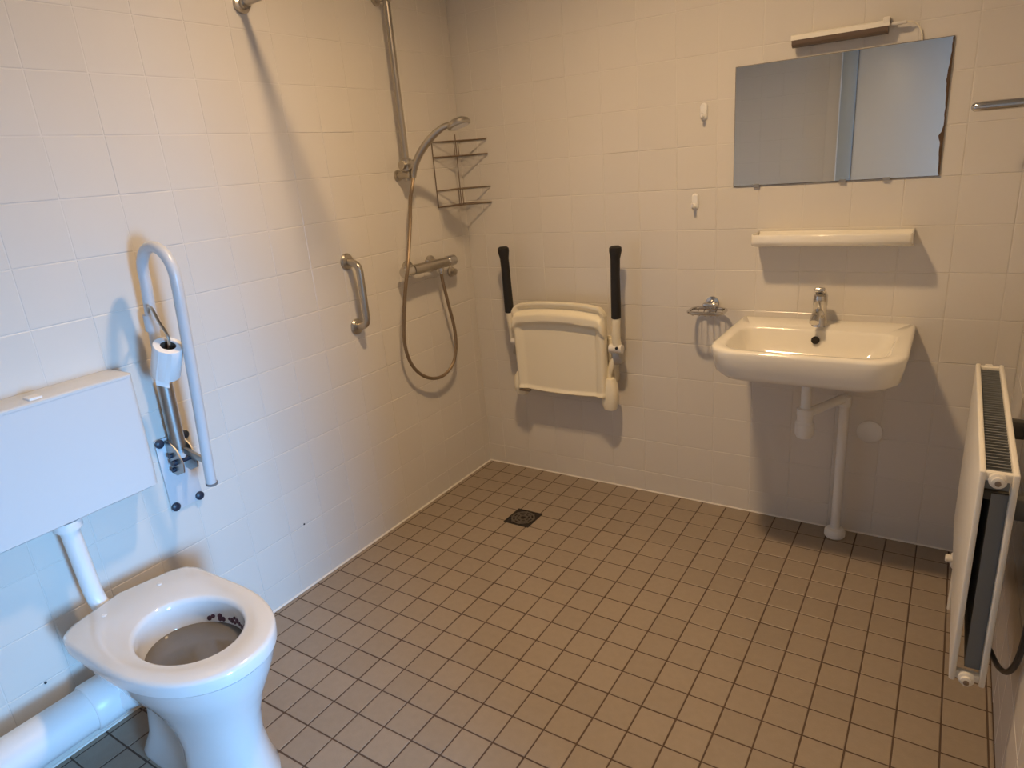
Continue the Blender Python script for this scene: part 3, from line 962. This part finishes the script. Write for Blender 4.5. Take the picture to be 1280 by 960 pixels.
t = thing('mirror_lamp', 'slim white tube lamp above the mirror, switched off', 'lamp', (1.55, -0.04, 1.755))
b = new()
prof = [(-0.0105, 1.7830), (-0.030, 1.7850), (-0.038, 1.7835), (-0.044, 1.7790), (-0.046, 1.7660), (-0.0105, 1.7660)]
loft(b, [[(x, y, z) for y, z in prof] for x in (1.408, 1.690)])
ob('housing', b, 'cream_ceramic', t)
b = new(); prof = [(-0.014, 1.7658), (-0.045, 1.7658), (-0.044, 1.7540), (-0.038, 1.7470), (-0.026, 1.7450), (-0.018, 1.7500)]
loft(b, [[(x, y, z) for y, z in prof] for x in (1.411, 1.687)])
ob('diffuser', b, 'shaded_diffuser', t)
b = new(); box(b, 1.672, 1.690, -0.045, -0.0005, 1.772, 1.792, 0.003); ob('bracket', b, 'aged_plastic', t)
b = new(); box(b, 1.43, 1.45, -0.02, -0.0005, 1.765, 1.780, 0.002); ob('bracket', b, 'aged_plastic', t)
b = new(); box(b, 1.690, 1.735, -0.034, -0.018, 1.766, 1.775, 0.003); ob('switch_end', b, 'aged_plastic', t)
b = new(); tube(b, spline([(1.733, -0.026, 1.7705), (1.752, -0.018, 1.768), (1.768, -0.008, 1.752), (1.776, -0.0065, 1.733), (1.778, -0.004, 1.715)], 6), 0.0022, 8); ob('cable', b, 'cream_plastic', t)

# white hooks
for (x, z), lab in (((1.112, 1.583), 'upper small white wall hook left of the mirror'), ((1.081, 1.269), 'lower small white wall hook above the soap dish')):
    b = new()
    rings = []
    for yy, wx, wz, dz in ((0, 0.014, 0.030, 0), (-0.004, 0.0135, 0.029, 0), (-0.008, 0.010, 0.024, 0)):
        rings.append([(x + px, yy - 0.0005, z + pz + dz) for px, pz in rrect(-wx, wx, -wz, wz, (wx * 0.95,) * 4, 4, 2)])
    loft(b, rings)
    hk = ob('wall_hook', b, 'white_plastic', origin=(x, -0.0005, z))
    tag(hk, lab, 'hook', 'white hooks on the back wall')
    b = new(); tube(b, spline([(x, -0.006, z - 0.010), (x, -0.020, z - 0.020), (x, -0.030, z - 0.018), (x, -0.033, z - 0.004)], 5), 0.0055, 10)
    hb = ob('hook_arm', b, 'white_plastic', parent=hk)

# soap dish holder
t = thing('soap_dish', 'chrome soap dish holder on the wall left of the washbasin', 'soap dish', (1.15, -0.06, 0.86))
b = new(); lathe(b, (1.152, -0.0005, 0.882), (0, -1, 0), [(0.026, 0), (0.026, 0.008), (0.014, 0.012), (0.014, 0.03)], 20); ob('wall_rose', b, 'chrome', t)
b = new(); box(b, 1.128, 1.180, -0.055, -0.026, 0.872, 0.890, 0.005, 3); ob('arm', b, 'chrome', t)
ring = [(x, y, 0.866) for x, y in rrect(1.088, 1.220, -0.125, -0.030, (0.03,) * 4, 6, 3)]
b = new(); tube(b, ring, 0.0068, 10, closed=True); ob('ring', b, 'chrome', t)
b = new()
for k in range(5):
    x = 1.108 + k * 0.023
    tube(b, bend([(x, -0.032, 0.864), (x, -0.045, 0.852), (x, -0.11, 0.852), (x, -0.123, 0.864)], 0.01, 3), 0.0022, 6)
ob('dish_wires', b, 'chrome', t)

# towel arm from the right wall
t = thing('towel_arm', 'polished chrome towel arm reaching out from the right wall', 'towel rail', (RX, -0.17, 1.507))
b = new(); tube(b, [(1.924, -0.17, 1.507), (1.9265, -0.17, 1.507), (1.933, -0.17, 1.507), (1.95, -0.17, 1.507), (RX - 0.01, -0.17, 1.507)], [0.003, 0.0085, 0.0125, 0.0135, 0.0135], 18); ob('bar', b, 'chrome', t)
b = new(); lathe(b, (RX - 0.0005, -0.17, 1.507), (-1, 0, 0), [(0.030, 0), (0.030, 0.006), (0.018, 0.012), (0.018, 0.03)], 22); ob('wall_rose', b, 'chrome', t)

# ------------------------------------------------------------------ radiator on the right wall
RF, RB, RY0, RY1, RZ0, RZ1 = 2.011, 2.077, -1.100, -0.340, 0.302, 0.812
t = thing('radiator', 'white panel radiator hung on the right wall beside the washbasin', 'radiator', ((RF + RB) / 2, (RY0 + RY1) / 2, RZ0))
b = new(); box(b, RF, RF + 0.0115, RY0, RY1, RZ0, RZ1, 0.004, 3); ob('front_panel', b, 'radiator_enamel', t)
b = new(); box(b, RB - 0.0115, RB, RY0, RY1, RZ0, RZ1, 0.004, 3); ob('back_panel', b, 'radiator_enamel', t)
b = new(); box(b, RF + 0.026, RB - 0.012, RY0 + 0.020, RY1 - 0.020, RZ0 + 0.03, RZ1 - 0.055); ob('convector_sheet', b, 'convector', t)
b = new()
k = 0
y = RY0 + 0.030
while y < RY1 - 0.03:
    box(b, RF + 0.0115, RB - 0.0115, y, y + 0.003, RZ1 - 0.050, RZ1 - 0.008)
    y += 0.0165
fo = ob('convector_fins', b, 'convector', t, smooth=False); fo['kind'] = 'stuff'
b = new(); box(b, RF + 0.0115, RB - 0.0115, RY0 + 0.022, RY1 - 0.022, RZ1 - 0.070, RZ1 - 0.052); ob('fin_gap_shade', b, 'convector_shade', t)  # dark slab standing for the shade between the fins
for y in (RY0 + 0.004, RY1 - 0.020):
    b = new(); box(b, RF + 0.009, RB - 0.009, y, y + 0.016, RZ1 - 0.022, RZ1 - 0.003, 0.004, 2); ob('cross_tube', b, 'radiator_enamel', t)
    b = new(); box(b, RF + 0.009, RB - 0.009, y, y + 0.016, RZ0 + 0.006, RZ0 + 0.026, 0.004, 2); ob('cross_tube', b, 'radiator_enamel', t)
xm = (RF + RB) / 2 - 0.002
for y, dy in ((RY0 + 0.004, -1), (RY1 - 0.004, 1)):
    for z in (RZ1 - 0.016, RZ0 + 0.016):
        b = new(); lathe(b, (xm, y, z), (0, dy, 0), [(0.0155, 0), (0.0155, 0.010), (0.011, 0.012), (0.011, 0.018), (0.005, 0.020)], 6 if dy > 0 else 16)
        pl = ob('plug', b, 'radiator_enamel', t)
        if dy < 0:
            b = new(); lathe(b, (xm, y - 0.0195, z), (0, -1, 0), [(0.0055, 0), (0.0055, 0.003), (0.003, 0.004)], 10)
            ob('vent_screw', b, 'wire_steel', parent=pl)
for y in (RY0 + 0.14, RY1 - 0.14):
    b = new(); box(b, RB - 0.002, RX - 0.0005, y - 0.014, y + 0.014, RZ1 - 0.16, RZ1 - 0.11, 0.003); ob('wall_bracket', b, 'convector', t)  # coloured dark in place of the shade behind the radiator
# valve and supply below the far corner
b = new(); tube(b, [(RF + 0.020, RY1 - 0.03, RZ0 + 0.01), (RF + 0.020, RY1 - 0.03, 0.165)], 0.008, 12); ob('supply_pipe', b, 'radiator_enamel', t)
b = new(); lathe(b, (RF + 0.020, RY1 - 0.03, 0.205), (0, 0, -1), [(0.012, 0), (0.016, 0.006), (0.016, 0.045), (0.012, 0.052)], 14)
lathe(b, (RF + 0.020, RY1 - 0.03, 0.182), (-1, 0, 0), [(0.013, 0.0), (0.013, 0.026), (0.010, 0.030)], 14); ob('valve', b, 'aged_plastic', t)
b = new(); tube(b, [(RF + 0.020, RY1 - 0.03, 0.17), (RF + 0.020, RY1 - 0.03, 0.0)], 0.0075, 12); ob('floor_pipe', b, 'radiator_enamel', t)

b = new(); tube(b, spline([(2.092, -0.93, 0.285), (2.105, -0.99, 0.29), (2.116, -1.05, 0.325), (2.122, -1.105, 0.40), (2.124, -1.13, 0.50), (2.124, -1.12, 0.62), (2.124, -1.10, 0.74), (2.128, -1.09, 0.86)], 6), 0.0062, 10)
tag(ob('cable', b, 'black_plastic'), 'black tube running up the right wall behind the radiator', 'cable')  # black tube standing for a pipe and the deep shadow around it

for o in list(bpy.data.objects):
    if '_o' in o:
        del o['_o']
